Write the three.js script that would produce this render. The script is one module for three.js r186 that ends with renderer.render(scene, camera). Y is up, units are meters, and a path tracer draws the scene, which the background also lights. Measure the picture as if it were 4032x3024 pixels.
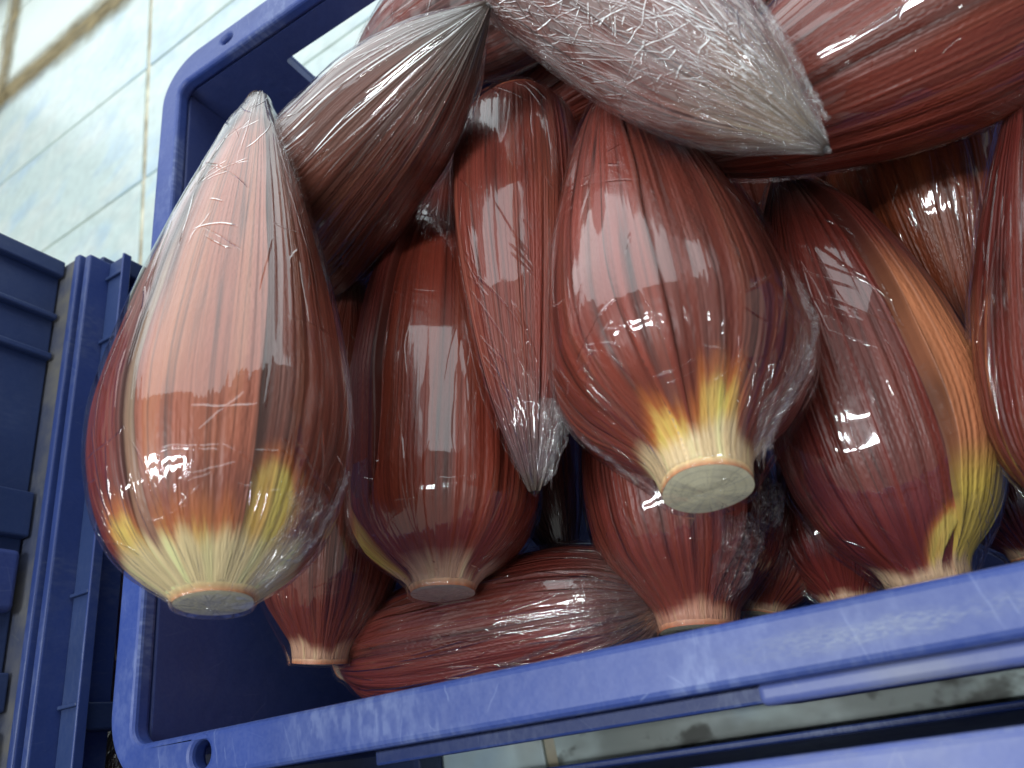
import * as THREE from 'three';
import { mergeGeometries } from 'three/addons/utils/BufferGeometryUtils.js';
import { RoundedBoxGeometry } from 'three/addons/geometries/RoundedBoxGeometry.js';
import { RectAreaLightUniformsLib } from 'three/addons/lights/RectAreaLightUniformsLib.js';

// ------------------------------------------------------------------ camera, light, exposure
const scene = new THREE.Scene();
const camera = new THREE.PerspectiveCamera(53.05, 4 / 3, 0.01, 20);
camera.position.set(0.3139, 0.5111, 0.4009);
camera.up.set(0.3252, 0.3175, -0.8908);
camera.lookAt(0.3139 - 0.3998, 0.5111 - 0.8075, 0.4009 - 0.4338);
camera.focus = 0.30;
camera.userData.fStop = 13;

const renderer = new THREE.WebGLRenderer({ antialias: true });
renderer.setSize(1024, 768);
renderer.toneMapping = THREE.LinearToneMapping;
renderer.toneMappingExposure = 1.15;
renderer.shadowMap.enabled = true;
RectAreaLightUniformsLib.init();
scene.background = new THREE.Color().setRGB(0.27, 0.275, 0.27);   // the dim room around the crates

function areaLight(name, color, intensity, w, h, at, towards) {
  const l = new THREE.RectAreaLight(color, intensity, w, h);
  l.name = name; l.position.set(...at); l.lookAt(...towards); scene.add(l);
}
areaLight('ceiling_tube_light', 0xf4fbff, 84, 1.25, 0.035, [-0.05, 2.1, 0.26], [-0.05, 0, 0.26]);
areaLight('ceiling_tube_light_002', 0xf4fbff, 84, 1.25, 0.035, [-0.05, 2.1, 0.42], [-0.05, 0, 0.42]);
areaLight('bright_wall_light', 0xf0faff, 1.5, 3.2, 2.9, [0.40, 1.5, -1.15], [0.40, 1.5, 0.2]);

// ------------------------------------------------------------------ helpers
const used = {};
function numbered(n) { const k = used[n] = (used[n] ?? -1) + 1; return k ? n + '_' + String(k).padStart(3, '0') : n; }
function tag(o, label, category, group, kind) {
  if (label) o.userData.label = label;
  if (category) o.userData.category = category;
  if (group) o.userData.group = group;
  if (kind) o.userData.kind = kind;
  return o;
}
function thing(name, label, category, group) { const o = new THREE.Group(); o.name = numbered(name); scene.add(o); return tag(o, label, category, group); }
function part(name, geo, mat, parent) {
  const m = new THREE.Mesh(geo, mat); m.name = numbered(name); m.castShadow = m.receiveShadow = true; parent.add(m); return m;
}
function rng(seed) { let s = seed >>> 0; return () => { s = (s + 0x6d2b79f5) >>> 0; let t = Math.imul(s ^ (s >>> 15), 1 | s); t = (t + Math.imul(t ^ (t >>> 7), 61 | t)) ^ t; return ((t ^ (t >>> 14)) >>> 0) / 4294967296; }; }
const clamp = (x, a = 0, b = 1) => Math.min(b, Math.max(a, x));
const sm = (a, b, x) => { const t = clamp((x - a) / (b - a)); return t * t * (3 - 2 * t); };
const lerp = (a, b, t) => a + (b - a) * t;
const mix3 = (a, b, t) => [lerp(a[0], b[0], t), lerp(a[1], b[1], t), lerp(a[2], b[2], t)];
const hash = (x, y, s) => { let h = Math.imul(x | 0, 374761393) + Math.imul(y | 0, 668265263) + Math.imul(s | 0, 974711); h = Math.imul(h ^ (h >>> 13), 1274126177); h ^= h >>> 16; return (h >>> 0) / 4294967296; };
// value noise, periodic with px in x and py in y
function vn(x, y, px, py, s) {
  const xi = Math.floor(x), yi = Math.floor(y); let fx = x - xi, fy = y - yi; fx = fx * fx * (3 - 2 * fx); fy = fy * fy * (3 - 2 * fy);
  const m = (a, p) => ((a % p) + p) % p, x0 = m(xi, px), x1 = m(xi + 1, px), y0 = m(yi, py), y1 = m(yi + 1, py);
  return lerp(lerp(hash(x0, y0, s), hash(x1, y0, s), fx), lerp(hash(x0, y1, s), hash(x1, y1, s), fx), fy);
}
function fbm(x, y, px, py, s, oct = 4) { let v = 0, a = 0.5, n = 0; for (let i = 0; i < oct; i++) { v += a * vn(x, y, px, py, s + i * 17); n += a; a *= 0.5; x *= 2; y *= 2; px *= 2; py *= 2; } return v / n; }

function tex(data, w, h, { srgb = false, wrapT = THREE.RepeatWrapping, type = THREE.UnsignedByteType, format = THREE.RGBAFormat } = {}) {
  const t = new THREE.DataTexture(data, w, h, format, type);
  t.wrapS = THREE.RepeatWrapping; t.wrapT = wrapT; t.magFilter = THREE.LinearFilter; t.minFilter = THREE.LinearFilter;
  if (srgb) t.colorSpace = THREE.SRGBColorSpace;
  t.needsUpdate = true; return t;
}
function colorTex(w, h, f, opt) {   // f(u, v) -> [r, g, b] in 0..1
  const d = new Uint8Array(w * h * 4);
  for (let y = 0; y < h; y++) for (let x = 0; x < w; x++) { const c = f(x / w, y / h), o = (y * w + x) * 4; d[o] = clamp(c[0]) * 255; d[o + 1] = clamp(c[1]) * 255; d[o + 2] = clamp(c[2]) * 255; d[o + 3] = 255; }
  return tex(d, w, h, opt);
}
const heightTex = (field, w, h) => tex(field, w, h, { type: THREE.FloatType, format: THREE.RedFormat });

// thin raised strands drawn into a height field (wraps round in both directions)
function strand(F, W, H, pts, width, height) {
  const rad = Math.ceil(width * 2.2);
  for (let i = 0; i + 1 < pts.length; i++) {
    const [x0, y0] = pts[i], [x1, y1] = pts[i + 1], n = Math.max(1, Math.ceil(Math.hypot((x1 - x0) * W, (y1 - y0) * H) / 0.8));
    for (let k = 0; k < n; k++) {
      const g = (i + k / n) / (pts.length - 1), env = Math.min(1, 6 * g, 6 * (1 - g)), cx = lerp(x0, x1, k / n) * W, cy = lerp(y0, y1, k / n) * H;
      for (let dy = -rad; dy <= rad; dy++) for (let dx = -rad; dx <= rad; dx++) {
        const ix = Math.floor(cx) + dx, iy = Math.floor(cy) + dy, d2 = ((ix + 0.5 - cx) ** 2 + (iy + 0.5 - cy) ** 2) / (width * width), v = height * env * Math.exp(-d2);
        const o = (((iy % H) + H) % H) * W + (((ix % W) + W) % W);
        if (Math.abs(v) > Math.abs(F[o])) F[o] = v;
      }
    }
  }
}

// ------------------------------------------------------------------ textures
const TW = 1024, TH = 1024;
// long ribs of a bract: u runs round, v runs from base to tip
const ribAt = (u, v, s) => {
  const w = u + 0.0035 * (vn(u * 14, v * 3, 14, 64, s + 5) - 0.5);
  return 0.55 * vn(w * 92, v * 1.3, 92, 64, s) + 0.3 * vn(w * 210, v * 2, 210, 64, s + 1) + 0.15 * vn(w * 430, v * 4, 430, 64, s + 2);
};
const bractMap = colorTex(TW, TH, (u, v) => {
  const r = ribAt(u, v, 11), big = fbm(u * 9, v * 2.2, 9, 32, 40, 3), fine = vn(u * 500, v * 30, 500, 64, 77), pale = sm(0.62, 0.85, vn(u * 40, v * 3, 40, 64, 91));
  const w = u + 0.003 * (vn(u * 14, v * 3, 14, 64, 16) - 0.5), fade = sm(0.04, 0.13, v), line = 1 - fade * 0.55 * sm(0.11, 0.0, Math.abs(vn(w * 64, v * 0.9, 64, 64, 301) - 0.5)) * (0.4 + 0.6 * vn(u * 30, v * 5, 30, 64, 305)) - fade * 0.3 * sm(0.10, 0.0, Math.abs(vn(w * 150, v * 1.6, 150, 64, 311) - 0.5));
  const k = (0.40 + 0.34 * r + 0.28 * big + 0.06 * fine) * line;
  return [k * (1 + 0.05 * pale), k * (0.92 + 0.35 * pale * r), k * (0.95 + 0.2 * pale * r)];
});
const bractBump = (() => { const f = new Float32Array(TW * TH); for (let y = 0; y < TH; y++) for (let x = 0; x < TW; x++) f[y * TW + x] = ribAt(x / TW, y / TH, 11) * 0.9 * lerp(0.25, 1, sm(0.02, 0.14, y / TH)) + 0.1 * vn(x * 0.35, y * 0.12, 359, 123, 3); return heightTex(f, TW, TH); })();
const fibreMap = colorTex(512, 512, (u, v) => { const k = 0.72 + 0.28 * vn(u * 90, v * 3, 90, 3, 5) * (0.7 + 0.3 * vn(u * 20, v * 20, 20, 20, 6)); return [k, k * 0.98, k * 0.93]; });
const cutMap = colorTex(256, 256, (u, v) => { const x = u - 0.5, y = v - 0.5, r = Math.hypot(x, y) * 2, k = 0.8 + 0.2 * fbm(u * 14, v * 14, 14, 14, 9, 3) - 0.12 * sm(0.45, 0.5, Math.abs(Math.sin(r * 14)) * 0.5); return [k, k * 0.97, k * 0.86]; });

// cling film: four kinds of wrinkle relief
function filmField(kind, seed) {
  const R = rng(seed), F = new Float32Array(TW * TH);
  const line = (x, y, a, len, w, h, bend = 0.15) => { const p = []; let ang = a; for (let i = 0; i <= 10; i++) { p.push([x, y]); x += Math.cos(ang) * len / 10; y += Math.sin(ang) * len / 10; ang += (R() - 0.5) * bend; } strand(F, TW, TH, p, w, h); };
  const V = Math.PI / 2;
  if (kind === 'smooth') {
    for (let i = 0; i < 90; i++) line(R(), R(), V + (R() - 0.5) * 0.25, 0.05 + R() * 0.2, 1.2 + R(), 0.25 + R() * 0.35);
    for (let i = 0; i < 45; i++) line(R(), R(), R() * 6.3, 0.02 + R() * 0.07, 1.2 + R() * 0.8, 0.35 + R() * 0.5, 0.5);
    for (let i = 0; i < 80; i++) line(R(), 0.5 + R() * 0.45, 0.35 * (R() - 0.5) + (R() > 0.5 ? 0.6 : -0.6), 0.05 + R() * 0.12, 1.1 + R() * 0.6, (R() > 0.4 ? 1 : -1) * (0.35 + 0.5 * R()), 0.25);
    for (let i = 0; i < 80; i++) line(R(), -0.02 + R() * 0.06, V + (R() - 0.5) * 0.5, 0.05 + R() * 0.12, 1.1 + R() * 0.5, 0.4 + R() * 0.5, 0.1);
    for (let i = 0; i < 40; i++) line(R(), 0.06 + R() * 0.1, (R() - 0.5) * 0.8, 0.03 + R() * 0.08, 1.1, 0.7, 0.5);
  } else if (kind === 'streak') {
    for (let i = 0; i < 150; i++) line(R(), R(), V + (R() - 0.5) * 0.16, 0.12 + R() * 0.45, 1.5 + R() * 1.5, 0.4 + R() * 0.9, 0.05);
    for (let i = 0; i < 60; i++) line(R(), R(), V + (R() - 0.5) * 0.7, 0.05 + R() * 0.16, 1.2, 0.6, 0.2);
  } else if (kind === 'crumple') {
    for (let i = 0; i < 1500; i++) line(R(), R(), R() * 6.3, 0.02 + R() * 0.1, 1.0 + R() * 0.9, 0.25 + R() * 0.75, 0.35);
    for (let i = 0; i < 700; i++) line(R(), R(), V + (R() - 0.5) * 0.5 + 0.25, 0.06 + R() * 0.16, 1.1, 0.3 + R() * 0.5, 0.1);
  } else {   // diagonal strands
    for (let i = 0; i < 260; i++) { const y = 0.3 + 0.7 * Math.sqrt(R()); line(R(), y, V + 0.55 + (R() - 0.5) * 0.4, 0.06 + R() * 0.22, 1.0 + R() * 0.9, 0.25 + R() * 0.75, 0.08); }
    for (let i = 0; i < 60; i++) line(R(), R(), V + (R() - 0.5) * 0.3, 0.1 + R() * 0.2, 1.2, 0.4);
  }
  for (let y = 0; y < TH; y++) for (let x = 0; x < TW; x++) {
    const u = x / TW, v = y / TH, o = y * TW + x;
    F[o] = F[o] * 0.8 + 0.55 * (ribAt(u, v, 11) - 0.5) * sm(0.3, 0.7, vn(u * 12, v * 4, 12, 4, seed)) + 0.7 * (fbm(u * 10, v * 8, 10, 8, seed + 3, 3) - 0.5) + (kind === 'crumple' ? 0.5 * fbm(u * 60, v * 50, 60, 50, seed + 9, 3) : 0);
  }
  return heightTex(F, TW, TH);
}
const filmBump = { smooth: filmField('smooth', 101), streak: filmField('streak', 202), crumple: filmField('crumple', 303), diagonal: filmField('diagonal', 404), loose: filmField('smooth', 505) };
// where the film clings wet to the bract (low) and where it stands off (high)
function clingTex(seed, amount) {
  return colorTex(TW, TH, (u, v) => {
    const w = u + 0.003 * (vn(u * 14, v * 3, 14, 3, 16) - 0.5) + 0.0012 * (vn(u * 80, v * 40, 80, 40, seed + 6) - 0.5);
    const n = 0.46 * vn(u * 9, v * 4, 9, 4, seed) + 0.16 * vn(u * 24, v * 14, 24, 14, seed + 4) + 0.38 * sm(0.0, 0.3, Math.abs(vn(w * 64, v * 0.9, 64, 1, 301) - 0.5)) * lerp(0.6, 1, vn(w * 64, v * 6, 64, 6, seed + 1));
    const k = lerp(0.16, 1, sm(amount - 0.010, amount + 0.010, n));
    return [k, k, k];
  }, {});
}
const cling = [clingTex(21, 0.40), clingTex(55, 0.46), clingTex(93, 0.33)];

// plastic of the crates: scuffs and scratches, in metres (one repeat is 0.25 m)
function plasticTex(base, scuff, seed, amount, dust) {
  const R = rng(seed), W = 1024, F = new Float32Array(W * W);
  for (let i = 0; i < 520 * amount; i++) { let x = R(), y = R(); const a = R() < 0.5 ? Math.PI / 2 + (R() - 0.5) * 0.6 : R() * 6.3, l = 0.01 + R() * R() * 0.09, p = []; for (let k = 0; k <= 6; k++) p.push([x + Math.cos(a) * l * k / 6 + (R() - 0.5) * 0.002, y + Math.sin(a) * l * k / 6]); strand(F, W, W, p, 0.6 + R() * 0.4, 0.08 + 0.75 * R() * R() * R()); }
  return colorTex(W, W, (u, v) => {
    const cloud = fbm(u * 6, v * 6, 6, 6, seed, 5), rub = sm(0.40, 0.80, fbm(u * 6, v * 6, 6, 6, seed + 31, 5)) * (0.25 + 0.75 * sm(0.3, 0.8, fbm(u * 150, v * 60, 150, 60, seed + 8, 3)));
    const s = clamp(F[Math.floor(v * W) * W + Math.floor(u * W)] * 0.6 + rub * 0.34 * amount + 0.05 * vn(u * 300, v * 300, 300, 300, seed + 4));
    let c = mix3(base, scuff, s); const k = 0.82 + 0.36 * cloud; c = [c[0] * k, c[1] * k, c[2] * k];
    if (dust) c = mix3(c, dust, sm(0.45, 0.8, fbm(u * 5, v * 8, 5, 8, seed + 61, 5)) * 0.8);
    return c.map((x) => Math.pow(clamp(x), 1 / 2.2));
  }, { srgb: true });
}
const fine = (() => { const f = new Float32Array(512 * 512); for (let y = 0; y < 512; y++) for (let x = 0; x < 512; x++) f[y * 512 + x] = fbm(x / 8, y / 8, 64, 64, 7, 3); return heightTex(f, 512, 512); })();
const plastic = (base, scuff, seed, amount, dust, rough = 0.42) => new THREE.MeshPhysicalMaterial({ map: plasticTex(base, scuff, seed, amount, dust), bumpMap: fine, bumpScale: 0.00012, roughness: rough, specularIntensity: 0.9 });
const M = {
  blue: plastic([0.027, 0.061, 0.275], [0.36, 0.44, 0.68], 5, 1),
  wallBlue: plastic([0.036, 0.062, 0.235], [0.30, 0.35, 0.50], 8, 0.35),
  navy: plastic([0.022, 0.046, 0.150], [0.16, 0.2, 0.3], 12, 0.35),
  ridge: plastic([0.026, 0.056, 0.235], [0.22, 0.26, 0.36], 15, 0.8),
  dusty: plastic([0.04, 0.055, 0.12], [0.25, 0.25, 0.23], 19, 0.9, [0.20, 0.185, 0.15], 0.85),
  worn: plastic([0.10, 0.14, 0.40], [0.42, 0.45, 0.52], 23, 1.2, [0.30, 0.31, 0.33]),
};

// boxes of the crates carry uv in repeats of 0.25 m
function boxUV(g, scale = 4) {
  g = g.index ? g.toNonIndexed() : g; const p = g.attributes.position, n = g.attributes.normal, uv = new Float32Array(p.count * 2);
  for (let i = 0; i < p.count; i++) { const ax = Math.abs(n.getX(i)), ay = Math.abs(n.getY(i)), az = Math.abs(n.getZ(i)); const [a, b] = ay >= ax && ay >= az ? [p.getX(i), p.getZ(i)] : ax >= az ? [p.getZ(i), p.getY(i)] : [p.getX(i), p.getY(i)]; uv[i * 2] = a * scale; uv[i * 2 + 1] = b * scale; }
  g.setAttribute('uv', new THREE.BufferAttribute(uv, 2)); return g;
}
function box(x0, x1, y0, y1, z0, z1, r = 0.0012) {
  const g = new RoundedBoxGeometry(x1 - x0, y1 - y0, z1 - z0, 2, Math.min(r, (x1 - x0) * 0.45, (y1 - y0) * 0.45, (z1 - z0) * 0.45));
  g.translate((x0 + x1) / 2, (y0 + y1) / 2, (z0 + z1) / 2); return boxUV(g);
}
function roundRect(path, x0, y0, x1, y1, r) {
  path.moveTo(x0 + r, y0); path.lineTo(x1 - r, y0); path.absarc(x1 - r, y0 + r, r, -Math.PI / 2, 0); path.lineTo(x1, y1 - r); path.absarc(x1 - r, y1 - r, r, 0, Math.PI / 2);
  path.lineTo(x0 + r, y1); path.absarc(x0 + r, y1 - r, r, Math.PI / 2, Math.PI); path.lineTo(x0, y0 + r); path.absarc(x0 + r, y0 + r, r, Math.PI, Math.PI * 1.5); return path;
}
// a flat ring (x, z outlines) lying between heights y0 and y1
function slab(shape, y0, y1, bevel = 0.0015) {
  const g = new THREE.ExtrudeGeometry(shape, { depth: y1 - y0 - 2 * bevel, bevelEnabled: true, bevelThickness: bevel, bevelSize: bevel, bevelOffset: -bevel, bevelSegments: 3, curveSegments: 20 });
  g.rotateX(Math.PI / 2); g.translate(0, y1 - bevel, 0); return boxUV(g);
}

// ------------------------------------------------------------------ the floor: tiles on a bed of grout
const floor = new THREE.Group(); floor.name = 'floor'; floor.userData.kind = 'structure'; scene.add(floor);
const groutMat = new THREE.MeshStandardMaterial({ roughness: 0.95, map: colorTex(512, 512, (u, v) => { const k = fbm(u * 20, v * 20, 20, 20, 3, 4), d = sm(0.35, 0.7, fbm(u * 7, v * 7, 7, 7, 13, 3)); return mix3([0.78, 0.74, 0.62], [0.60, 0.54, 0.42], d).map((c) => Math.pow(c * (0.7 + 0.6 * k), 1 / 1.6)); }, { srgb: true }) });
function sheet(w, d, y, x, z, rep) { const g = new THREE.BoxGeometry(w, 0.01, d); g.translate(x, y - 0.005, z); const uv = g.attributes.uv, p = g.attributes.position; for (let i = 0; i < uv.count; i++) uv.setXY(i, p.getX(i) * rep, p.getZ(i) * rep); return g; }
const bed = part('grout', sheet(4.6, 4.2, -0.003, -0.4, -0.5, 3), groutMat, floor);
const tileColor = (dirty) => colorTex(1024, 512, (u, v) => {
  const U = u * 2, a = fbm(U * 7 + v * 4, v * 8, 14, 8, 31, 4), b = fbm(U * 6, v * 7 + 2, 12, 7, 52, 4), f = fbm(U * 40, v * 44, 80, 44, 3, 3);
  let c = mix3([0.80, 0.865, 0.85], [0.735, 0.825, 0.865], sm(0.42, 0.72, a)); c = mix3(c, [0.86, 0.895, 0.87], sm(0.48, 0.74, b) * 0.7); c = c.map((x) => x * (0.95 + 0.1 * f));
  if (dirty) { const d = sm(0.30, 0.62, fbm(U * 8, v * 12, 16, 12, 71, 5)); c = mix3(c, [0.52, 0.545, 0.52], d * 0.7); c = mix3(c, [0.16, 0.16, 0.13], sm(0.62, 0.8, fbm(U * 22, v * 30, 44, 30, 19, 4)) * 0.7); }
  return c;
}, { srgb: true });
const tileMat = new THREE.MeshPhysicalMaterial({ map: tileColor(false), roughness: 0.28, bumpMap: fine, bumpScale: 0.0001 });
const dirtyTileMat = new THREE.MeshPhysicalMaterial({ map: tileColor(true), roughness: 0.5 });
const plainTileMat = new THREE.MeshPhysicalMaterial({ roughness: 0.35, map: colorTex(512, 512, (u, v) => { const k = 0.86 + 0.08 * fbm(u * 6, v * 6, 6, 6, 4, 4), d = sm(0.66, 0.8, fbm(u * 9, v * 9, 9, 9, 44, 4)); return mix3([k * 0.95, k, k * 0.97], [0.6, 0.58, 0.48], d * 0.5); }, { srgb: true }) });
{
  const TX = 0.45, TZ = 0.225, turn = 0.06, o = [-0.462, -0.60], grid = new THREE.Group(); // laid a little askew to the crates
  const tileGeo = new THREE.ExtrudeGeometry(roundRect(new THREE.Shape(), 0, 0, TX - 0.009, TZ - 0.004, 0.0015), { depth: 0.006, bevelEnabled: true, bevelThickness: 0.001, bevelSize: 0.001, bevelOffset: -0.001, bevelSegments: 2, curveSegments: 3 });
  tileGeo.rotateX(Math.PI / 2); tileGeo.translate(0, -0.001, 0);
  { const uv = tileGeo.attributes.uv, p = tileGeo.attributes.position; for (let i = 0; i < uv.count; i++) uv.setXY(i, p.getX(i) / 0.9, p.getZ(i) / 0.45); }
  const c = Math.cos(turn), s = Math.sin(turn), R = rng(9);
  for (let j = -4; j < 6; j++) for (let i = -3; i < 4; i++) {
    const far = j < -1, gx = i * TX, gz = j * TZ - (far ? 0.030 : 0);
    const m = part('tile', tileGeo, far ? plainTileMat : (i === 1 && j >= 3 && j <= 4) ? dirtyTileMat : tileMat, floor);
    m.position.set(o[0] + gx * c + gz * s + 0.003, 0, o[1] - gx * s + gz * c + 0.002); m.rotation.y = turn;
    m.position.y += (R() - 0.5) * 0.0008;
  }
}

{ // brown grime along the wide joint and in the corner beyond it
  const gt = colorTex(1024, 256, (u, v) => { const d = Math.abs(v - 0.5) * 2, w = 0.28 + 0.42 * fbm(u * 26, v * 3, 26, 3, 8, 4), k = sm(w + 0.5, w - 0.35, d) * (0.50 + 0.5 * (fbm(u * 60, v * 14, 60, 14, 12, 4))); return [k, k, k]; });
  const gm = new THREE.MeshStandardMaterial({ roughness: 0.9, transparent: true, alphaMap: gt, map: colorTex(512, 256, (u, v) => { const k = 0.7 + 0.6 * fbm(u * 30, v * 12, 30, 12, 17, 4); return [0.56 * k, 0.50 * k, 0.36 * k]; }, { srgb: true }) });
  for (const [x, z, w, d, turn] of [[-0.40, -0.842, 1.0, 0.12, 0.06], [-0.92, -1.25, 0.9, 0.07, 0.06 + Math.PI / 2], [-0.895, -0.60, 0.42, 0.05, 0.06 + Math.PI / 2]]) {
    const g = new THREE.PlaneGeometry(w, d, 12, 2); g.rotateX(-Math.PI / 2); const m = part('grime', g, gm, floor); m.position.set(x, 0.0016, z); m.rotation.y = turn;
  }
}

// ------------------------------------------------------------------ the blue crate with the blossoms
const H = 0.30;
{
  const cr = thing('blue_crate', 'scuffed bright blue plastic crate holding the pile of banana blossoms', 'crate');
  const ring = roundRect(new THREE.Shape(), 0.009, 0.0025, 0.591, 0.3925, 0.03);
  ring.holes.push(roundRect(new THREE.Path(), 0.024, 0.024, 0.576, 0.3765, 0.007));
  const h1 = new THREE.Path(); h1.absellipse(0.0621, 0.3842, 0.0048, 0.0048, 0, Math.PI * 2); ring.holes.push(h1);
  const h2 = new THREE.Path(); h2.absellipse(0.0625, 0.0125, 0.0042, 0.0026, 0, Math.PI * 2); ring.holes.push(h2);
  part('rim', slab(ring, H - 0.008, H, 0.0022), M.blue, cr);
  // chalky rubbed places and scratches on the front rim
  const rubA = colorTex(1024, 128, (u, v) => { const d = sm(1.0, 0.35, Math.hypot((u - 0.5) * 2, (v - 0.5) * 2)), n = fbm(u * 9, v * 2, 9, 2, 71, 6), f = fbm(u * 90, v * 30, 90, 30, 74, 4), k = 0.42 * d * (0.25 * n + 0.75 * sm(0.30, 0.80, n)) * (0.15 + 0.85 * sm(0.2, 0.8, f)); return [k, k, k]; });
  const rubM = new THREE.MeshStandardMaterial({ color: new THREE.Color().setRGB(0.55, 0.61, 0.72), roughness: 0.8, transparent: true, alphaMap: rubA });
  for (const [x, z, w, d] of [[0.300, 0.3852, 0.11, 0.0098]]) { const g = new THREE.PlaneGeometry(w, d, 8, 2); g.rotateX(-Math.PI / 2); g.translate(x, H + 0.0003, z); part('scuff_mark', g, rubM, cr); }
  const iw = (n, g) => part(n, g, M.wallBlue, cr);
  iw('side_wall', box(0.0188, 0.0238, 0.012, H - 0.008, 0.0238, 0.3767));
  iw('side_wall', box(0.5762, 0.5812, 0.012, H - 0.008, 0.0238, 0.3767));
  iw('front_wall', box(0.0188, 0.5812, 0.012, H - 0.008, 0.3767, 0.3817));
  const bw = new THREE.Shape([[0.0188, 0.012], [0.5812, 0.012], [0.5812, H - 0.008], [0.0188, H - 0.008]].map((a) => new THREE.Vector2(...a)));
  bw.holes.push(roundRect(new THREE.Path(), 0.0848, 0.2505, 0.2350, 0.2765, 0.0025));
  const bg = new THREE.ExtrudeGeometry(bw, { depth: 0.006, bevelEnabled: false, curveSegments: 8 }); bg.translate(0, 0, 0.0178);
  iw('back_wall', boxUV(bg));
  // the grip: a lip round the hand hole
  const lip = roundRect(new THREE.Shape(), 0.0820, 0.2477, 0.2378, 0.2793, 0.004); lip.holes.push(roundRect(new THREE.Path(), 0.0850, 0.2507, 0.2348, 0.2763, 0.0025));
  const lg = new THREE.ExtrudeGeometry(lip, { depth: 0.0018, bevelEnabled: true, bevelThickness: 0.0006, bevelSize: 0.0006, bevelOffset: -0.0006, bevelSegments: 2 }); lg.translate(0, 0, 0.0153);
  part('grip', boxUV(lg), M.blue, cr);
  iw('base', box(0.0188, 0.5812, 0.004, 0.012, 0.0188, 0.3817));
  // under the front lip: flange, gussets, skirt and corner post
  part('flange', box(0.105, 0.262, 0.250, 0.2545, 0.3818, 0.3965), M.blue, cr);
  for (const x of [0.112, 0.151, 0.19, 0.229]) part('gusset', box(x, x + 0.003, 0.2546, 0.2915, 0.3818, 0.3915), M.wallBlue, cr);
  part('skirt', box(0.262, 0.46, 0.247, 0.2915, 0.3918, 0.3978, 0.0022), M.worn, cr);
  part('corner_post', box(0.03, 0.135, 0.02, 0.244, 0.3818, 0.3905), M.wallBlue, cr);
}

// ------------------------------------------------------------------ crate at the lower right
{
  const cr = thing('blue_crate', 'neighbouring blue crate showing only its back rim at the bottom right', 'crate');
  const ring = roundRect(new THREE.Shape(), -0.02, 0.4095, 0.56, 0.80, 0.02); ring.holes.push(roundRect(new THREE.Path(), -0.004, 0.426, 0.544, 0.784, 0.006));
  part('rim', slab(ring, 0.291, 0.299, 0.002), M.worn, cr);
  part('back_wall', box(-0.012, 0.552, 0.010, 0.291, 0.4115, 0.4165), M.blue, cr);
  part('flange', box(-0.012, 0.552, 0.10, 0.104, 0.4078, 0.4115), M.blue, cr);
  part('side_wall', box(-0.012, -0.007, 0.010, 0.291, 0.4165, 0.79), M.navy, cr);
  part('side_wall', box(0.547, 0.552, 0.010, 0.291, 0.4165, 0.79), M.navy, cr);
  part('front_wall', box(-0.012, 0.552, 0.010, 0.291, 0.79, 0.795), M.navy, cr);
  part('base', box(-0.012, 0.552, 0.004, 0.010, 0.4115, 0.795), M.navy, cr);
}

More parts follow.
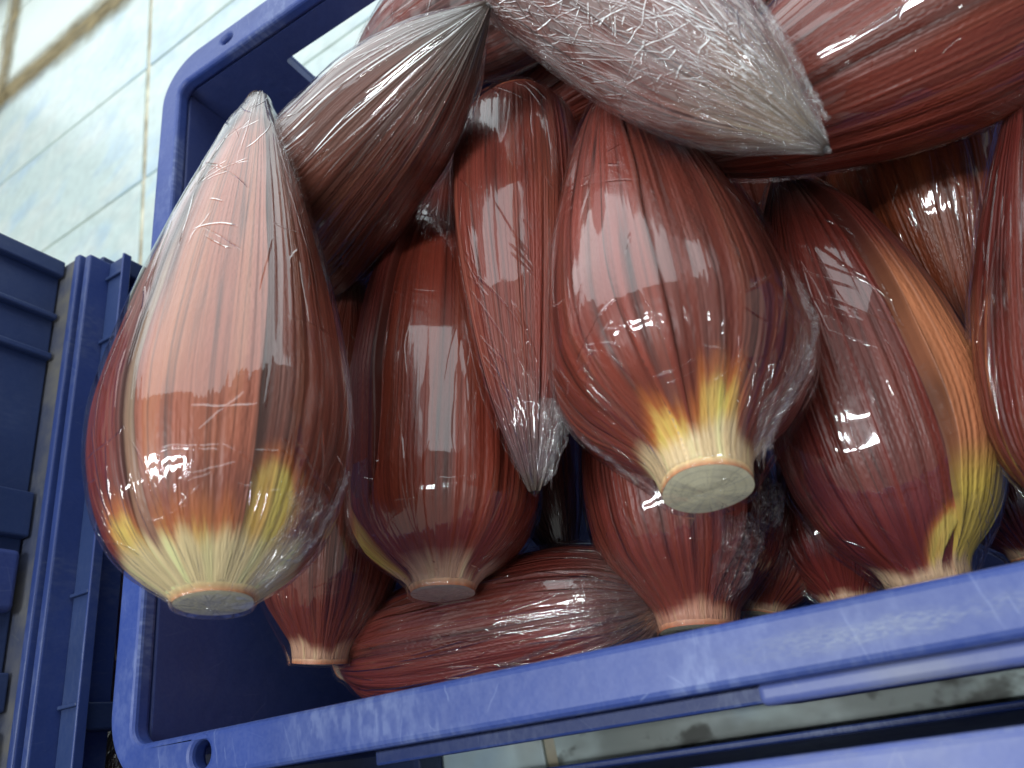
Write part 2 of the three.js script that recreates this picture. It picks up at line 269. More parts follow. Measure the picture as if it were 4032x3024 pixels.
// ------------------------------------------------------------------ two stacked dark crates at the left edge
{
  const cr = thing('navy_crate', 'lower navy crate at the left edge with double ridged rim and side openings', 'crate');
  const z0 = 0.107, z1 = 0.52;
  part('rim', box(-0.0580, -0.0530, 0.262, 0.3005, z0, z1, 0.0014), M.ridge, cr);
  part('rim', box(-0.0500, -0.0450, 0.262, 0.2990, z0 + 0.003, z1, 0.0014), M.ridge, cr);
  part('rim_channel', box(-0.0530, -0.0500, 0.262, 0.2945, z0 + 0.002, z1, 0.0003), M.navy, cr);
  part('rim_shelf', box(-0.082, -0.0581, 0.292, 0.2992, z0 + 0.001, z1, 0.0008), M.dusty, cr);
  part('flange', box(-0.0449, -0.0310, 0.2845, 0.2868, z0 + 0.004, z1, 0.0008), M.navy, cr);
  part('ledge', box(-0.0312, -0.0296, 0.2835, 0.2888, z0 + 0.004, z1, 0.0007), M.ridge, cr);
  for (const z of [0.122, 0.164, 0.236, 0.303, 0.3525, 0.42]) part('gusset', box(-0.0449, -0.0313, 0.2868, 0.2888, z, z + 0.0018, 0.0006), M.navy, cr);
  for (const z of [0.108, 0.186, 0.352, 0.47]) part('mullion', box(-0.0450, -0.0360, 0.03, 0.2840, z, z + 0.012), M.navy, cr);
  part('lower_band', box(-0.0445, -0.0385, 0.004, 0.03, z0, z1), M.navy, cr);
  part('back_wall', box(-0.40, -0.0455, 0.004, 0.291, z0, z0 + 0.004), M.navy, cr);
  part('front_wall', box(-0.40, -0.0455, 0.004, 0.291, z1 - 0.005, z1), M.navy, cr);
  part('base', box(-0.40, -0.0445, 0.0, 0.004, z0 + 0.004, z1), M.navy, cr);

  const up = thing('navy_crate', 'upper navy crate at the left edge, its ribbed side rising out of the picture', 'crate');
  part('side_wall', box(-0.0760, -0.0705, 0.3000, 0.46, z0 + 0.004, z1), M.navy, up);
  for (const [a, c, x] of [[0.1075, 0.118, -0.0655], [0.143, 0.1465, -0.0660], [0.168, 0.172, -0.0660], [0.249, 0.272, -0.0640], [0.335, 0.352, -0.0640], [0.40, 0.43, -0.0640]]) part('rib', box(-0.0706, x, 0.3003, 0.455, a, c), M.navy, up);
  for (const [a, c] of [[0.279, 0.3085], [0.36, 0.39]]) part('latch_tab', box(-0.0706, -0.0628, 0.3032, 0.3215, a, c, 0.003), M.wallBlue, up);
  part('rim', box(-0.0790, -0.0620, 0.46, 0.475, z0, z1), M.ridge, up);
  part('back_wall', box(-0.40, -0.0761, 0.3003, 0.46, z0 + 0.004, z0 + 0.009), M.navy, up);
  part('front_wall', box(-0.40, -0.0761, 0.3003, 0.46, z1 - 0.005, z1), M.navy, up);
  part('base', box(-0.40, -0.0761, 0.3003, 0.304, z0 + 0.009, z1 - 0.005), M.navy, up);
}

// ------------------------------------------------------------------ banana blossoms
const hazes = {};
function hazeTex(h) {   // doubled, crushed layers of film turn milky in patches
  return hazes[h] ??= colorTex(512, 512, (u, v) => { const n = 0.55 * fbm(u * 5, v * 4, 5, 4, 66, 4) + 0.45 * fbm(u * 40, v * 26, 40, 26, 69, 3), k = 1 - h * (0.25 + 2.2 * sm(0.42, 0.66, n)); return [k, k, k]; });
}
const filmMats = {};
function filmMaterial(kind, clingNo, rough, haze, bump, turn) {
  const key = [kind, clingNo, rough, haze, bump, turn].join();
  return filmMats[key] ??= (() => {
    const t = (m) => { const c = m.clone(); c.offset.set(turn, 0); if (kind === 'crumple' && m === filmBump.crumple) c.repeat.set(1.5, 1.2); c.needsUpdate = true; return c; };
    const m = new THREE.MeshPhysicalMaterial({ color: 0xffffff, transmission: 1 - haze * 0.5, thickness: 0, roughness: rough, ior: 1.75, transparent: true, bumpMap: t(filmBump[kind]), bumpScale: bump, side: THREE.DoubleSide });
    if (clingNo >= 0) m.alphaMap = t(cling[clingNo]);
    if (haze > 0.04) { m.transmission = 1; m.transmissionMap = t(hazeTex(haze)); }
    return m;
  })();
}
const bractMat = new THREE.MeshPhysicalMaterial({ vertexColors: true, map: bractMap, bumpMap: bractBump, bumpScale: 0.0015, roughness: 0.42, specularIntensity: 0.8, side: THREE.DoubleSide });
const stemMat = new THREE.MeshPhysicalMaterial({ vertexColors: true, map: fibreMap, roughness: 0.5, bumpMap: bractBump, bumpScale: 0.0004 });
const cutMat = new THREE.MeshPhysicalMaterial({ color: new THREE.Color().setRGB(0.93, 0.88, 0.66), map: cutMap, roughness: 0.45, bumpMap: fine, bumpScale: 0.0001 });

const PROFILE = [[0, 0.38], [0.03, 0.41], [0.07, 0.56], [0.13, 0.80], [0.2, 0.94], [0.3, 1], [0.42, 0.965], [0.55, 0.84], [0.68, 0.65], [0.8, 0.42], [0.9, 0.22], [0.96, 0.115], [1, 0.03]];
const PROFILES = {
  usual: PROFILE,
  first: [[0, 0.29], [0.012, 0.39], [0.028, 0.53], [0.045, 0.64], [0.067, 0.735], [0.1, 0.82], [0.15, 0.92], [0.2, 0.98], [0.25, 1], [0.31, 0.975], [0.39, 0.91], [0.466, 0.84], [0.55, 0.735], [0.67, 0.575], [0.8, 0.37], [0.88, 0.235], [0.94, 0.17], [0.975, 0.13], [0.99, 0.10], [1, 0.05]],
  plump: [[0, 0.33], [0.03, 0.36], [0.055, 0.44], [0.08, 0.58], [0.11, 0.76], [0.15, 0.9], [0.2, 0.985], [0.25, 1], [0.32, 0.98], [0.41, 0.93], [0.55, 0.79], [0.72, 0.58], [0.82, 0.42], [0.915, 0.24], [0.97, 0.11], [1, 0.04]],
  upright: [[0, 0.33], [0.018, 0.40], [0.04, 0.60], [0.075, 0.83], [0.12, 0.95], [0.18, 0.99], [0.28, 0.985], [0.36, 1], [0.46, 0.96], [0.57, 0.89], [0.68, 0.72], [0.83, 0.43], [0.92, 0.22], [1, 0.04]],
  blunt: [[0, 0.56], [0.02, 0.66], [0.07, 0.82], [0.15, 0.95], [0.26, 1], [0.35, 0.995], [0.48, 0.92], [0.64, 0.75], [0.78, 0.54], [0.9, 0.3], [0.97, 0.14], [1, 0.05]],
  cone: [[0, 0.6], [0.12, 0.88], [0.3, 1], [0.47, 0.99], [0.6, 0.95], [0.7, 0.85], [0.77, 0.74], [0.82, 0.62], [0.86, 0.50], [0.92, 0.28], [0.975, 0.12], [1, 0.04]],
  lying: [[0, 0.25], [0.03, 0.34], [0.1, 0.58], [0.2, 0.82], [0.33, 0.95], [0.48, 1], [0.72, 0.98], [0.86, 0.85], [0.94, 0.58], [0.98, 0.3], [1, 0.08]],
  stout: [[0, 0.6], [0.2, 0.93], [0.33, 1], [0.46, 0.95], [0.58, 0.85], [0.68, 0.77], [0.76, 0.65], [0.87, 0.40], [0.93, 0.24], [0.97, 0.13], [1, 0.03]],
  slim: [[0, 0.40], [0.03, 0.43], [0.08, 0.62], [0.15, 0.82], [0.25, 0.97], [0.36, 1], [0.5, 0.94], [0.65, 0.78], [0.8, 0.52], [0.9, 0.30], [0.96, 0.16], [1, 0.04]],
};
function curve(pts) {   // monotone cubic through the points
  const n = pts.length, d = [], m = [];
  for (let i = 0; i + 1 < n; i++) d.push((pts[i + 1][1] - pts[i][1]) / (pts[i + 1][0] - pts[i][0]));
  for (let i = 0; i < n; i++) m.push(i === 0 ? d[0] : i === n - 1 ? d[n - 2] : d[i - 1] * d[i] <= 0 ? 0 : 2 * d[i - 1] * d[i] / (d[i - 1] + d[i]));
  return (x) => { if (x <= pts[0][0]) return pts[0][1]; if (x >= pts[n - 1][0]) return pts[n - 1][1]; let i = 0; while (x > pts[i + 1][0]) i++; const h = pts[i + 1][0] - pts[i][0], t = (x - pts[i][0]) / h, t2 = t * t, t3 = t2 * t; return (2 * t3 - 3 * t2 + 1) * pts[i][1] + (t3 - 2 * t2 + t) * h * m[i] + (-2 * t3 + 3 * t2) * pts[i + 1][1] + (t3 - t2) * h * m[i + 1]; };
}
function hull(f) {      // the taut outline a film takes over a profile
  const p = []; for (let i = 0; i <= 60; i++) p.push([i / 60, f(i / 60)]);
  const h = []; for (const q of p) { while (h.length > 1) { const a = h[h.length - 2], b = h[h.length - 1]; if ((b[0] - a[0]) * (q[1] - a[1]) - (b[1] - a[1]) * (q[0] - a[0]) >= 0) h.pop(); else break; } h.push(q); }
  return (x) => { let i = 0; while (i + 2 < h.length && x > h[i + 1][0]) i++; return lerp(h[i][1], h[i + 1][1], clamp((x - h[i][0]) / (h[i + 1][0] - h[i][0]))); };
}
function gridGeo(nu, nv, f, closed = false, colors = true) {   // f(i, j) -> { p: [x,y,z], uv, c }
  const P = [], U = [], C = [], I = [];
  for (let j = 0; j <= nv; j++) for (let i = 0; i <= nu; i++) { const q = f(i / nu, j / nv, i, j); P.push(...q.p); U.push(...q.uv); if (colors) C.push(...q.c); }
  for (let j = 0; j < nv; j++) for (let i = 0; i < nu; i++) { const a = j * (nu + 1) + i, b = a + 1, c = a + nu + 1, d = c + 1; I.push(a, b, c, b, d, c); }
  const g = new THREE.BufferGeometry(); g.setAttribute('position', new THREE.Float32BufferAttribute(P, 3)); g.setAttribute('uv', new THREE.Float32BufferAttribute(U, 2)); if (colors) g.setAttribute('color', new THREE.Float32BufferAttribute(C, 3)); g.setIndex(I); g.computeVertexNormals();
  if (closed) { const n = g.attributes.normal; for (let j = 0; j <= nv; j++) { const a = j * (nu + 1), b = a + nu, v = new THREE.Vector3(n.getX(a) + n.getX(b), n.getY(a) + n.getY(b), n.getZ(a) + n.getZ(b)).normalize(); n.setXYZ(a, v.x, v.y, v.z); n.setXYZ(b, v.x, v.y, v.z); } }
  return g;
}
const RED = [0.27, 0.054, 0.034], DEEP = [0.18, 0.038, 0.032], BROWN = [0.26, 0.062, 0.036], ORANGE = [0.66, 0.20, 0.05], YELLOW = [1.08, 0.86, 0.19], TIPGREY = [0.19, 0.125, 0.11];
const D2R = Math.PI / 180;
const GROUP = 'banana blossoms piled in the blue crate';

// pale yellow patches near the foot of a bract: [across, along, width, length]
const edged = (c, e, t) => mix3(c, [0.10, 0.035, 0.025], 0.55 * sm(0.955, 0.995, Math.abs(e)) * sm(0.06, 0.14, t));
function blobs(br, t, e, c) {
  for (const [be, top, we, soft] of br.blob ?? []) {
    const x = (e - be) / we, n = 0.7 * vn(e * 12 + 40, t * 5, 999, 99, 5) + 0.3 * vn(e * 44 + 90, t * 3, 999, 99, 6), lim = top * (1 - 0.55 * x * x) + (n - 0.5) * 0.035, side = sm(1.25, 0.55, Math.abs(x) + (n - 0.5) * 0.3);
    c = mix3(c, BROWN, 0.8 * side * sm(lim + soft * 3.2, lim + soft, t));
    c = mix3(c, ORANGE, 0.9 * side * sm(lim + soft * 1.7, lim + soft * 0.3, t));
    c = mix3(c, mix3(YELLOW, [1.1, 0.62, 0.16], 0.6 * sm(0.35, 0.75, n)), side * sm(0.95, 0.3, Math.abs(x)) * sm(lim + soft * 0.5, lim - soft * 0.5, t) * 0.9);
  }
  return c;
}
function blossom(sp) {
  const A = new THREE.Vector3(...sp.tip), B = new THREE.Vector3(...sp.base), axis = A.clone().sub(B), L = axis.length(), R = sp.r, res = sp.res ?? 1;
  const root = thing('banana_blossom', sp.label, 'banana blossom', sp.group ?? GROUP), y = axis.normalize(), z = new THREE.Vector3(0, 1, 0).addScaledVector(y, -y.y).normalize(), x = new THREE.Vector3().crossVectors(y, z);
  root.position.copy(B); root.quaternion.setFromRotationMatrix(new THREE.Matrix4().makeBasis(x, y, z));
  const S = sp.seed, prof = curve(PROFILES[sp.profile ?? 'usual']), bend = sp.bend ?? 0, red = sp.red ?? RED, tipC = sp.tipColor ?? TIPGREY, yel = sp.yellow ?? 0.4, uOff = (S * 0.377) % 1;
  const shape = (t, th, off = 0, f = prof) => {
    const rr = R * f(clamp(t)) * (1 + 0.022 * Math.cos(2 * th + S) + 0.018 * Math.cos(3 * th + 2.1 * S) + 0.012 * Math.cos(5 * th + S * 3.3 + t * 3)) + off;
    return [rr * Math.sin(th) + bend * 4 * t * (1 - t), t * L, rr * Math.cos(th)];
  };
  const stemTone = (sp.stemColor ?? [0.98, 0.66, 0.40]).map((q) => q * 0.9), fl = sp.footLine ?? 0.027;
  const foot01 = (t, e) => 0.95 * sm(fl + 0.016, fl - 0.008, t + 0.034 * (vn(e * 3 + 40, S, 999, 99, S + 8) - 0.5) + 0.010 * (vn(e * 22 + 40, t * 9, 999, 99, S + 9) - 0.5));
  const tint = (t, edge, y0, base) => {   // y0: how yellow this bract is at its foot
    const e0 = 0.055 + 0.055 * y0, n = vn(edge * 9 + S, t * 12, 999, 999, S) * 0.05;
    let c = mix3(base, BROWN, 0.55 * sm(0.5, 0.1, t) * sm(0.02, 0.3, t) * y0);
    c = mix3(c, ORANGE, y0 * sm(e0 + 0.19, e0 + 0.03, t + n) * (0.3 + 0.7 * sm(0.95, 0.2, Math.abs(edge))));
    c = mix3(c, YELLOW, sm(0.25, 0.8, y0) * sm(e0 + 0.075, e0 - 0.0, t + n) * sm(1.0, 0.3, Math.abs(edge)));
    c = mix3(c, tipC, sm(0.80, 0.985, t + n) * 0.9);
    return mix3(c, [0.16, 0.12, 0.095], sm(0.955, 0.99, t));
  };
  // the closed heart of the blossom
  part('inner_bracts', gridGeo(Math.round(72 * res), Math.round(90 * res), (a, b) => { const t = lerp(0.002, 1, b), th = a * 2 * Math.PI; return { p: shape(t, th), uv: [a + uOff, t], c: mix3(tint(t, 1, yel * 0.5, sp.inner ?? DEEP), stemTone, foot01(t, a * 7)) }; }, true), bractMat, root);
  // outer bracts, each a curved sheet with its edge folded down on to the heart
  (sp.bracts ?? []).forEach((br, k) => {
    const nu = Math.round((br.nu ?? 72) * res), nv = Math.round(110 * res), t0 = br.t0 ?? 0.006, t1 = br.t1 ?? 1, lay = (br.layer ?? k) + 1, y0 = br.yellow ?? yel, base = br.color ?? red;
    const g = gridGeo(nu + 4, nv + 1, (a, b, i, j) => {
      const skirtL = i === 0 ? 2 : i === 1 ? 1 : 0, skirtR = i === nu + 4 ? 2 : i === nu + 3 ? 1 : 0, foot = j === 0;
      const e = clamp(((i - 2) / nu) * 2 - 1, -1, 1), t = lerp(t0 + 0.004 * (vn(e * 4 + 9, k * 3.3, 99, 99, S + 3) - 0.5), t1, clamp((j - 1) / nv)), foots = lerp(br.foot ?? 0.8, 1, sm(t0, t0 + 0.17, t)), close = br.close ? lerp(1, br.close, sm(0.35, 1, t)) : 1;
      const th = (br.phi + e * br.half * foots * close + (br.sway ?? 0) * (t - 0.4)) * D2R + 0.012 * Math.sin(t * 17 + S) ;
      const rise0 = 0.0011 * lay * sm(1.0, 0.8, t) + (br.lift ?? 0) * sm(0.03, 0.35, t) * sm(1, 0.75, t) * (0.35 + 0.65 * sm(br.liftFrom ?? -1, br.liftTo ?? 1, e)) + 0.0007 * sm(0.9, 1, Math.abs(e)) + 0.0002;
      const rise = rise0 * (0.05 + 0.95 * sm(t0, t0 + 0.12, t)) + 0.0001;
      const skirt = foot || skirtL === 2 || skirtR === 2 ? -0.0004 : skirtL || skirtR ? rise * 0.8 : rise;
      return { p: shape(t, th, skirt), uv: [th / (2 * Math.PI) + uOff + k * 0.31, t], c: mix3(edged(blobs(br, t, e, br.paint ? br.paint(t, e, tint(t, e, y0, base)) : tint(t, e, y0, base)), e, t), stemTone, foot01(t, e)) };
    });
    const m = part('bract', g, bractMat, root); if (br.label) m.userData.label = br.label;
  });
  // cut stem
  const pink = sp.stemColor ?? [0.98, 0.66, 0.40], sl = sp.stemLen ?? 0.012, rb = prof(0) * R;
  const stem = part('stem', gridGeo(48, 14, (a, b) => { const t = lerp(-sl * 0.4, 0.020, b), th = a * 2 * Math.PI, k = vn(a * 30, b * 3, 30, 9, S) * 0.2; return { p: shape(Math.max(t, 0), th, 0.0001 - 0.0008 * sm(0.002, 0.018, t)).map((q, n) => n === 1 ? t * L : q), uv: [a * 0.6, b * 0.12], c: mix3(mix3(pink, [0.62, 0.24, 0.13], k), [0.62, 0.17, 0.07], sm(0.5, 0.02, b) * 0.8) }; }, true), stemMat, root);
  const cut = part('cut_face', gridGeo(48, 8, (a, b) => { const th = a * 2 * Math.PI, rr = b; const q = shape(0, th); return { p: [q[0] * rr, -sl * 0.4 * L - 0.0008 * (1 - b * b) + 0.0009 * (fbm(rr * Math.cos(th) * 3 + 9, rr * Math.sin(th) * 3 + 9, 99, 99, S, 2) - 0.5) * (1 - b), q[2] * rr], uv: [0.5 + 0.48 * rr * Math.cos(th), 0.5 + 0.48 * rr * Math.sin(th)], c: [1, 1, 1] }; }, true), cutMat, stem);
  cut.geometry.deleteAttribute('color');
  if (sp.cutColor) { cut.material = cutMat.clone(); cut.material.color.setRGB(...sp.cutColor); }
  // cling film
  const f = sp.film; if (!f) return root;
  const taut = hull(prof), loose = f.loose ?? 0.0010, gath = f.gather ?? 0.0010, nP = f.pleats ?? 34;
  const fg = gridGeo(Math.round(150 * res), Math.round(170 * res), (a, b) => {
    const th = a * 2 * Math.PI;
    if (b < 0.1) { const q = shape(0, th, loose), rr = b / 0.1; return { p: [q[0] * rr, -sl * 0.4 * L - 0.0012 - 0.0012 * (1 - rr) * fbm(a * 8, b * 30, 8, 99, S, 3), q[2] * rr], uv: [a, -0.15 + b] }; }
    const t = lerp(-sl * 0.4 - 0.0045, 1.008, (b - 0.1) / 0.9), close = sm(1.0105, 0.985, t), tc = clamp(t), end = sm(0.22, 0.02, t) * 0.9 + sm(0.72, 1.0, t) * (f.tipGather ?? 0.5);
    const w = lerp(0.4, 1, sm(1.0, 0.88, t)) * loose + sm(1.0, 0.9, t) * (0.0016 * (fbm(a * 6, tc * 5, 6, 99, S + 7, 3) - 0.42)) * (f.waves ?? 1) + gath * end * (Math.abs(Math.sin(th * nP / 2 + 3 * vn(a * 12, t * 4, 12, 99, S))) - 0.4 + 0.8 * (vn(a * 47, t * 3, 47, 99, S + 2) - 0.5));
    const q = shape(tc, th, Math.max(w, 0.0007) + (0.0011 * Math.max(...(sp.bracts ?? [{}]).map((q, n) => (q.layer ?? n) + 1)) + 0.0004) * sm(1.0, 0.85, t) * sm(-0.01, 0.12, t), (u) => lerp(prof(u), taut(u), f.taut ?? 0.75));
    q[1] = t * L; q[0] = (q[0] - bend * 4 * tc * (1 - tc)) * Math.sqrt(close) + bend * 4 * tc * (1 - tc); q[2] *= Math.sqrt(close); return { p: q, uv: [a, t] };
  }, true, false);
  part('cling_film', fg, filmMaterial(f.kind, f.cling ?? 0, f.rough ?? 0.05, f.haze ?? 0, f.bump ?? 0.0006, (S * 0.13) % 1), root);
  // rolled edges of film
  (f.seams ?? []).forEach(([t0, d0, t1, d1, rad], n) => {
    const pts = []; for (let i = 0; i <= 40; i++) { const g = i / 40, t = lerp(t0, t1, g); pts.push(new THREE.Vector3(...shape(clamp(t), lerp(d0, d1, g) * D2R + 0.05 * (vn(g * 9, n, 99, 99, S) - 0.5), 0.0030 + rad * 1.2 * vn(g * 15, n, 99, 99, S + 3), (u) => lerp(prof(u), taut(u), f.taut ?? 0.75)))); }
    const tg = new THREE.TubeGeometry(new THREE.CatmullRomCurve3(pts), 160, rad, 7), p = tg.attributes.position;
    for (let i = 0; i < p.count; i++) { const k = 1.6 * rad; p.setXYZ(i, p.getX(i) + k * (vn(i * 0.31, 1, 9999, 9, S) - 0.5), p.getY(i), p.getZ(i) + k * (vn(i * 0.37, 4, 9999, 9, S) - 0.5)); }
    tg.computeVertexNormals(); part('film_seam', tg, filmMaterial('crumple', -1, 0.07, 0, 0.0004, 0.4), root);
  });
  // loose crumples of film gathered at one place
  (f.crumples ?? []).forEach(([t, deg, w, h, lift], n) => {
    const cg = gridGeo(90, 80, (a, b) => {
      const e = (a - 0.5) * 2, v = (b - 0.5) * 2, fall = sm(1.25, 0.2, Math.hypot(e, v)), th = (deg + e * w) * D2R, tt = t + v * h;
      const rough = 0.6 * Math.abs(fbm(a * 8 + n * 3, b * 8, 99, 99, S + 31, 4) - 0.5) * 2 + 0.8 * (0.5 - Math.abs(fbm(a * 17 + n, b * 17, 99, 99, S + 41, 3) - 0.5)) ** 2, q = shape(clamp(tt), th + 0.1 * (vn(a * 9, b * 9, 99, 99, S) - 0.5), 0.0035 + lift * fall * (0.25 + 1.5 * rough));
      q[1] = tt * L + 0.004 * (vn(a * 8, b * 8, 99, 99, S + 5) - 0.5); return { p: q, uv: [a * 0.25, b * 0.25] };
    }, false, false);
    part('film_crumple', cg, filmMaterial('crumple', -1, 0.09, f.crumpleHaze ?? 0.05, 0.0008, 0.2), root);
  });
  return root;
}

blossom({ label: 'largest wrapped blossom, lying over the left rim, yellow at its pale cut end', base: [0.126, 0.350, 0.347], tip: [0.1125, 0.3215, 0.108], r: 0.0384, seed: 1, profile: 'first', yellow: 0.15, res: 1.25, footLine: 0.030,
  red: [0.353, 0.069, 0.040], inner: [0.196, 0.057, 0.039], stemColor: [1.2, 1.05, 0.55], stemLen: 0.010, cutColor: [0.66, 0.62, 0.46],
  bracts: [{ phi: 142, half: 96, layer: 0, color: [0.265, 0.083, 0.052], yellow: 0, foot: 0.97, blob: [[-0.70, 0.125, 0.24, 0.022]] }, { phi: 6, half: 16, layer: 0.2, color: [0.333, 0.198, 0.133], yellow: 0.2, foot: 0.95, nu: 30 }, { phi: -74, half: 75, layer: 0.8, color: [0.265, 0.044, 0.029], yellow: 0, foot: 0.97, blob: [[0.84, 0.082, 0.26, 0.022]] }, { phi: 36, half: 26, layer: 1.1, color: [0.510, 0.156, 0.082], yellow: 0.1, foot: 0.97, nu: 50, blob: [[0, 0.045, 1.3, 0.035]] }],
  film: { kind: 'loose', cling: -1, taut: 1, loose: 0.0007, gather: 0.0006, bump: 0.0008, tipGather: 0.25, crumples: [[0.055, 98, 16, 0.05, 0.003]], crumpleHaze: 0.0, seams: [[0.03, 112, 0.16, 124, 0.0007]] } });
blossom({ label: 'greyish purple blossom whose pointed tip rises towards the top over the hand hole', base: [0.037, 0.255, 0.147], tip: [0.236, 0.325, 0.144], r: 0.0375, seed: 2, profile: 'stout', red: [0.206, 0.073, 0.046], inner: [0.178, 0.064, 0.046], tipColor: [0.15, 0.14, 0.115], yellow: 0,
  bracts: [{ phi: 100, half: 100, layer: 0, color: [0.178, 0.052, 0.035] }, { phi: 20, half: 75, layer: 1 }],
  film: { kind: 'streak', cling: -1, bump: 0.0012, gather: 0.0003, tipGather: 0.4, pleats: 40, rough: 0.05, haze: 0 } });
blossom({ label: 'pinkish blossom lying along the back wall behind the hand hole end', base: [0.282, 0.275, 0.078], tip: [0.112, 0.255, 0.037], r: 0.033, seed: 3, profile: 'slim', red: [0.288, 0.087, 0.065], yellow: 0.1, res: 0.8,
  bracts: [{ phi: -100, half: 90, layer: 0 }, { phi: 10, half: 80, layer: 1, color: [0.309, 0.076, 0.060] }], film: { kind: 'smooth', cling: 2, haze: 0.08, rough: 0.08, bump: 0.0007 } });
blossom({ label: 'ribbed red blossom standing second from left, blunt pinkish stem resting on the lying blossom', base: [0.137, 0.245, 0.336], tip: [0.150, 0.215, 0.091], r: 0.0400, seed: 4, profile: 'upright', yellow: 0.05, footLine: 0.016, red: [0.353, 0.064, 0.036], stemLen: 0.014, stemColor: [1.15, 0.74, 0.46], cutColor: [0.72, 0.60, 0.52],
  bracts: [{ phi: -68, half: 62, layer: 0, yellow: 0, lift: 0.005, blob: [[0.45, 0.10, 0.5, 0.03]], foot: 0.7, color: [0.274, 0.052, 0.037] }, { phi: 95, half: 90, layer: 0, color: [0.240, 0.044, 0.028] }, { phi: 36, half: 72, layer: 1, foot: 0.75 }],
  film: { kind: 'smooth', cling: 0, taut: 0.35, bump: 0.0004, gather: 0.0006, crumples: [[0.24, -62, 14, 0.07, 0.003]] } });
blossom({ label: 'slender blossom with its dark pointed tip downwards, wedged between two larger ones in the middle', base: [0.209, 0.245, 0.114], tip: [0.198, 0.272, 0.317], r: 0.0290, seed: 5, profile: 'blunt', yellow: 0, red: [0.295, 0.064, 0.042], tipColor: [0.16, 0.095, 0.10], stemColor: [0.42, 0.1, 0.08], stemLen: 0.01, cutColor: [0.22, 0.07, 0.06],
  bracts: [{ phi: -120, half: 80, layer: 0 }, { phi: 75, half: 66, layer: 0 }, { phi: -22, half: 60, layer: 1 }],
  film: { kind: 'diagonal', cling: 1, bump: 0.0012, tipGather: 0.35, gather: 0.0006, crumples: [[0.92, -75, 36, 0.07, 0.004]], seams: [[0.985, -80, 0.72, -70, 0.0007]] } });
blossom({ label: 'large plump blossom right of centre, round cream cut stem facing the front rim', base: [0.265, 0.300, 0.340], tip: [0.259, 0.250, 0.135], r: 0.0395, seed: 6, profile: 'plump', yellow: 0.1, res: 1.25, footLine: 0.040, red: [0.309, 0.064, 0.042], inner: [0.178, 0.044, 0.030], stemColor: [1.15, 0.92, 0.5], stemLen: 0.014,
  bracts: [{ phi: 118, half: 70, layer: -0.3, color: [0.233, 0.037, 0.026], yellow: 0 }, { phi: 50, half: 54, layer: 0.4, color: [0.226, 0.055, 0.036], yellow: 0, foot: 0.95, blob: [[-0.25, 0.085, 0.5, 0.02]] }, { phi: -48, half: 62, layer: 1, yellow: 0.1, foot: 0.97, blob: [[0.62, 0.062, 0.5, 0.016]] }],
  film: { kind: 'loose', cling: 1, taut: 0.95, loose: 0.0013, bump: 0.0009, gather: 0.0008, crumples: [[0.09, 86, 12, 0.09, 0.003]], crumpleHaze: 0.0, seams: [[0.02, 84, 0.30, 98, 0.0009], [0.02, -70, 0.12, -78, 0.0006]] } });
blossom({ label: 'blossom at the top hidden under whitish crumpled film, brown tip pointing down right', base: [0.2301, 0.310, 0.0627], tip: [0.324, 0.325, 0.2684], r: 0.0262, seed: 7, profile: 'cone', yellow: 0.1, red: [0.288, 0.099, 0.074], tipColor: [0.34, 0.27, 0.16],
  bracts: [{ phi: -70, half: 80, layer: 0 }, { phi: 60, half: 80, layer: 1 }],
  film: { kind: 'crumple', cling: -1, haze: 0.06, rough: 0.055, bump: 0.0013, loose: 0.0016, gather: 0.0010, tipGather: 0.3, seams: [[0.98, -60, 0.35, -78, 0.0008]] } });
blossom({ label: 'broad reddish blossom lying across the top right corner under the white film wrapped one', base: [0.431, 0.273, 0.200], tip: [0.272, 0.273, 0.208], r: 0.0365, seed: 8, profile: 'slim', yellow: 0.15, red: [0.274, 0.050, 0.028],
  bracts: [{ phi: -110, half: 80, layer: 0 }, { phi: -20, half: 85, layer: 1 }], film: { kind: 'smooth', cling: 1, bump: 0.0006, taut: 0.9, seams: [[0.86, 52, 0.38, 47, 0.0009]], crumples: [[0.42, 40, 8, 0.07, 0.002]] } });
blossom({ label: 'orange red ribbed blossom low at the right, shaded at its top by the broad one', base: [0.366, 0.205, 0.159], tip: [0.350, 0.205, 0.301], r: 0.0335, seed: 9, profile: 'slim', yellow: 0, red: [0.357, 0.087, 0.035],
  bracts: [{ phi: 80, half: 80, layer: 0 }, { phi: -5, half: 75, layer: 1 }], film: { kind: 'streak', cling: 1, bump: 0.0006, gather: 0.0014, tipGather: 1 } });
blossom({ label: 'dark red blossom at right with one orange bract peeling open, yellow near the front rim', base: [0.309, 0.225, 0.369], tip: [0.311, 0.242, 0.208], r: 0.0312, seed: 10, profile: 'slim', yellow: 0.3, red: [0.233, 0.041, 0.028], stemColor: [1.0, 0.72, 0.42],
  bracts: [{ phi: 96, half: 40, layer: 0, yellow: 0.2, foot: 0.8, color: [0.247, 0.052, 0.033] }, { phi: -45, half: 92, layer: 0.6, foot: 0.75, yellow: 0, blob: [[0.93, 0.12, 0.22, 0.02]] },
    { phi: 60, half: 27, layer: 2, lift: 0.006, liftFrom: 1, liftTo: -1, foot: 0.7, nu: 40, label: 'orange bract standing off the blossom, yellow at its foot', paint: (t, e, c) => { let k = mix3([0.86, 0.34, 0.15], [0.21, 0.042, 0.030], sm(0.40, 0.66, t + 0.08 * e + 0.06 * (vn(e * 6 + 9, t * 4, 99, 99, 3) - 0.5))); k = mix3(k, [1.1, 0.85, 0.16], sm(0.24, 0.14, t)); return k; } }],
  film: { kind: 'diagonal', cling: 0, bump: 0.0006, taut: 0.8, loose: 0.0014, gather: 0.0012, seams: [[0.95, -40, 0.6, -62, 0.0006]] } });
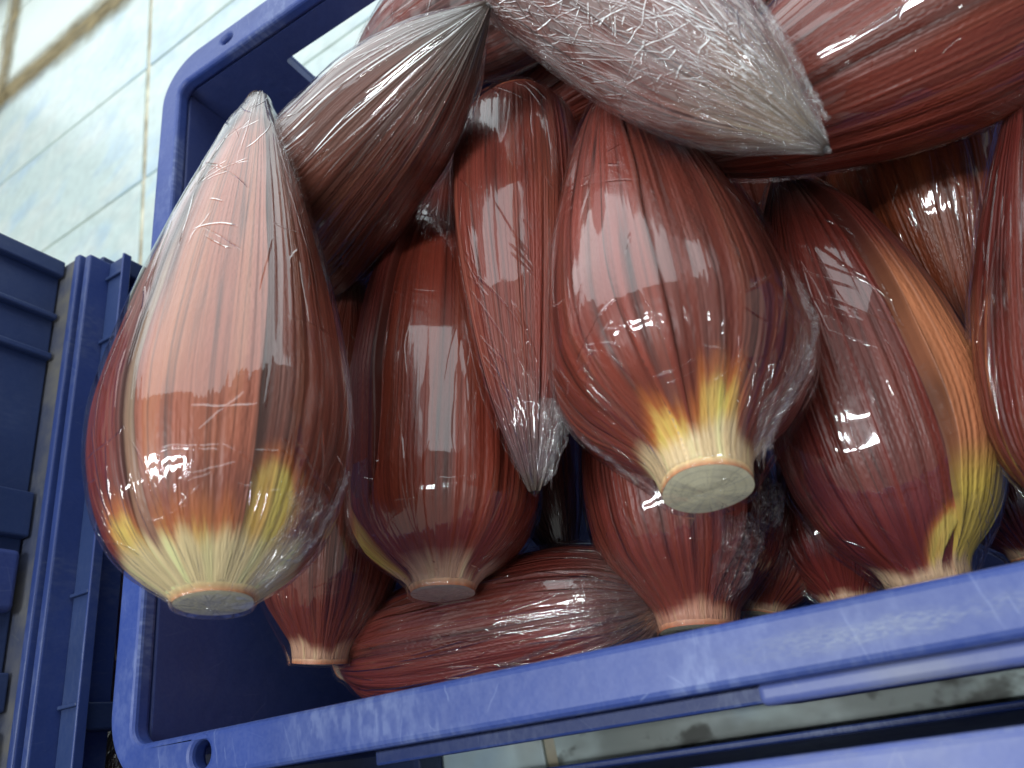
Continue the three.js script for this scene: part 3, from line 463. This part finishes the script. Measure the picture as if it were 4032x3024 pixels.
blossom({ label: 'dark red wrapped blossom cut off by the right edge of the photo', base: [0.3515, 0.250, 0.3650], tip: [0.3935, 0.260, 0.2188], r: 0.0205, seed: 11, yellow: 0.1, red: [0.206, 0.035, 0.026],
  bracts: [{ phi: 90, half: 80, layer: 0 }, { phi: -30, half: 80, layer: 1 }], film: { kind: 'streak', cling: 1, bump: 0.0007 } });
blossom({ label: 'red blossom below the plump one, crumpled film knot beside its pink stem', base: [0.226, 0.205, 0.366], tip: [0.244, 0.190, 0.170], r: 0.0405, seed: 12, yellow: 0.1, red: [0.288, 0.058, 0.040], stemColor: [1.0, 0.52, 0.33],
  bracts: [{ phi: 90, half: 80, layer: 0 }, { phi: -20, half: 72, layer: 1 }], film: { kind: 'smooth', cling: 0, bump: 0.0006, crumples: [[0.10, 50, 17, 0.065, 0.010], [0.20, 66, 12, 0.05, 0.007]], crumpleHaze: 0.04 } });
blossom({ label: 'blossom lying on its side along the front wall under glossy streaked film', base: [0.049, 0.205, 0.348], tip: [0.216, 0.200, 0.353], r: 0.0308, seed: 13, profile: 'lying', yellow: 0, red: [0.254, 0.050, 0.035], stemColor: [0.9, 0.7, 0.5],
  bracts: [{ phi: -80, half: 80, layer: 0 }, { phi: 60, half: 90, layer: 1 }], film: { kind: 'streak', cling: -1, bump: 0.0019, gather: 0.0005, tipGather: 0.6, pleats: 40, rough: 0.045, crumples: [[0.90, 20, 40, 0.09, 0.004]], crumpleHaze: 0, seams: [[0.6, 30, 0.97, 10, 0.0008]] } });
blossom({ label: 'small brownish blossom under the largest one, tan cut stem over the empty corner', base: [0.061, 0.235, 0.350], tip: [0.101, 0.245, 0.154], r: 0.0314, seed: 14, yellow: 0.1, red: [0.247, 0.050, 0.028], stemColor: [0.98, 0.6, 0.36],
  bracts: [{ phi: -60, half: 84, layer: 0 }, { phi: 62, half: 64, layer: 1 }], film: { kind: 'smooth', cling: -1, bump: 0.0003 } });
const under = { res: 0.7, yellow: 0.05, bracts: [{ phi: -80, half: 85, layer: 0 }, { phi: 50, half: 85, layer: 1 }], film: { kind: 'smooth', cling: 1, bump: 0.0006 } };
blossom({ ...under, label: 'reddish blossom deep in the back, just above the slender one', base: [0.293, 0.210, 0.077], tip: [0.142, 0.190, 0.069], r: 0.029, seed: 15, yellow: 0.2 });
blossom({ ...under, label: 'barely visible blossom at the top edge between white film and broad red one', base: [0.396, 0.220, 0.074], tip: [0.305, 0.220, 0.118], r: 0.0273, seed: 16 });
blossom({ ...under, label: 'deep shaded wrapped blossom in the right corner beside the front rim', base: [0.345, 0.170, 0.362], tip: [0.352, 0.170, 0.276], r: 0.0219, seed: 17, red: [0.178, 0.029, 0.023], film: { kind: 'streak', cling: -1, bump: 0.001 } });
blossom({ ...under, label: 'dark blossom low between crumpled film knot and the one with orange bract', base: [0.278, 0.170, 0.366], tip: [0.287, 0.150, 0.250], r: 0.0264, seed: 18, red: [0.226, 0.035, 0.028], film: { kind: 'streak', cling: -1, bump: 0.001 } });
blossom({ ...under, label: 'red blossom directly behind the crumpled film knot at the front rim', base: [0.243, 0.170, 0.362], tip: [0.270, 0.150, 0.264], r: 0.0244, seed: 19 });
blossom({ ...under, label: 'lowest blossom, almost black in the gap between ribbed and slender ones', base: [0.122, 0.140, 0.110], tip: [0.158, 0.165, 0.330], r: 0.042, seed: 20, film: { kind: 'smooth', cling: -1, bump: 0.0003, gather: 0 } });
blossom({ ...under, label: 'dark blossom under the grey tipped one, in the black gap beside the slender one', base: [0.156, 0.190, 0.040], tip: [0.035, 0.185, 0.120], r: 0.040, seed: 21 });
blossom({ ...under, label: 'deep blossom hidden beneath the plump one and the broad one, a sliver showing', base: [0.305, 0.185, 0.110], tip: [0.292, 0.180, 0.256], r: 0.037, seed: 22 });
blossom({ ...under, label: 'dark blossom at the right edge behind the orange red one', base: [0.405, 0.165, 0.155], tip: [0.335, 0.165, 0.220], r: 0.030, seed: 23 });
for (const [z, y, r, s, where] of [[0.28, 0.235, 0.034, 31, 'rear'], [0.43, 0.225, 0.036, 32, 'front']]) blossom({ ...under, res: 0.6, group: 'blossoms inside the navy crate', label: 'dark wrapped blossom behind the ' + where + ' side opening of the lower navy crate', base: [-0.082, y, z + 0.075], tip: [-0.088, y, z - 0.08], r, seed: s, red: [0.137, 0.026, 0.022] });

renderer.render(scene, camera);
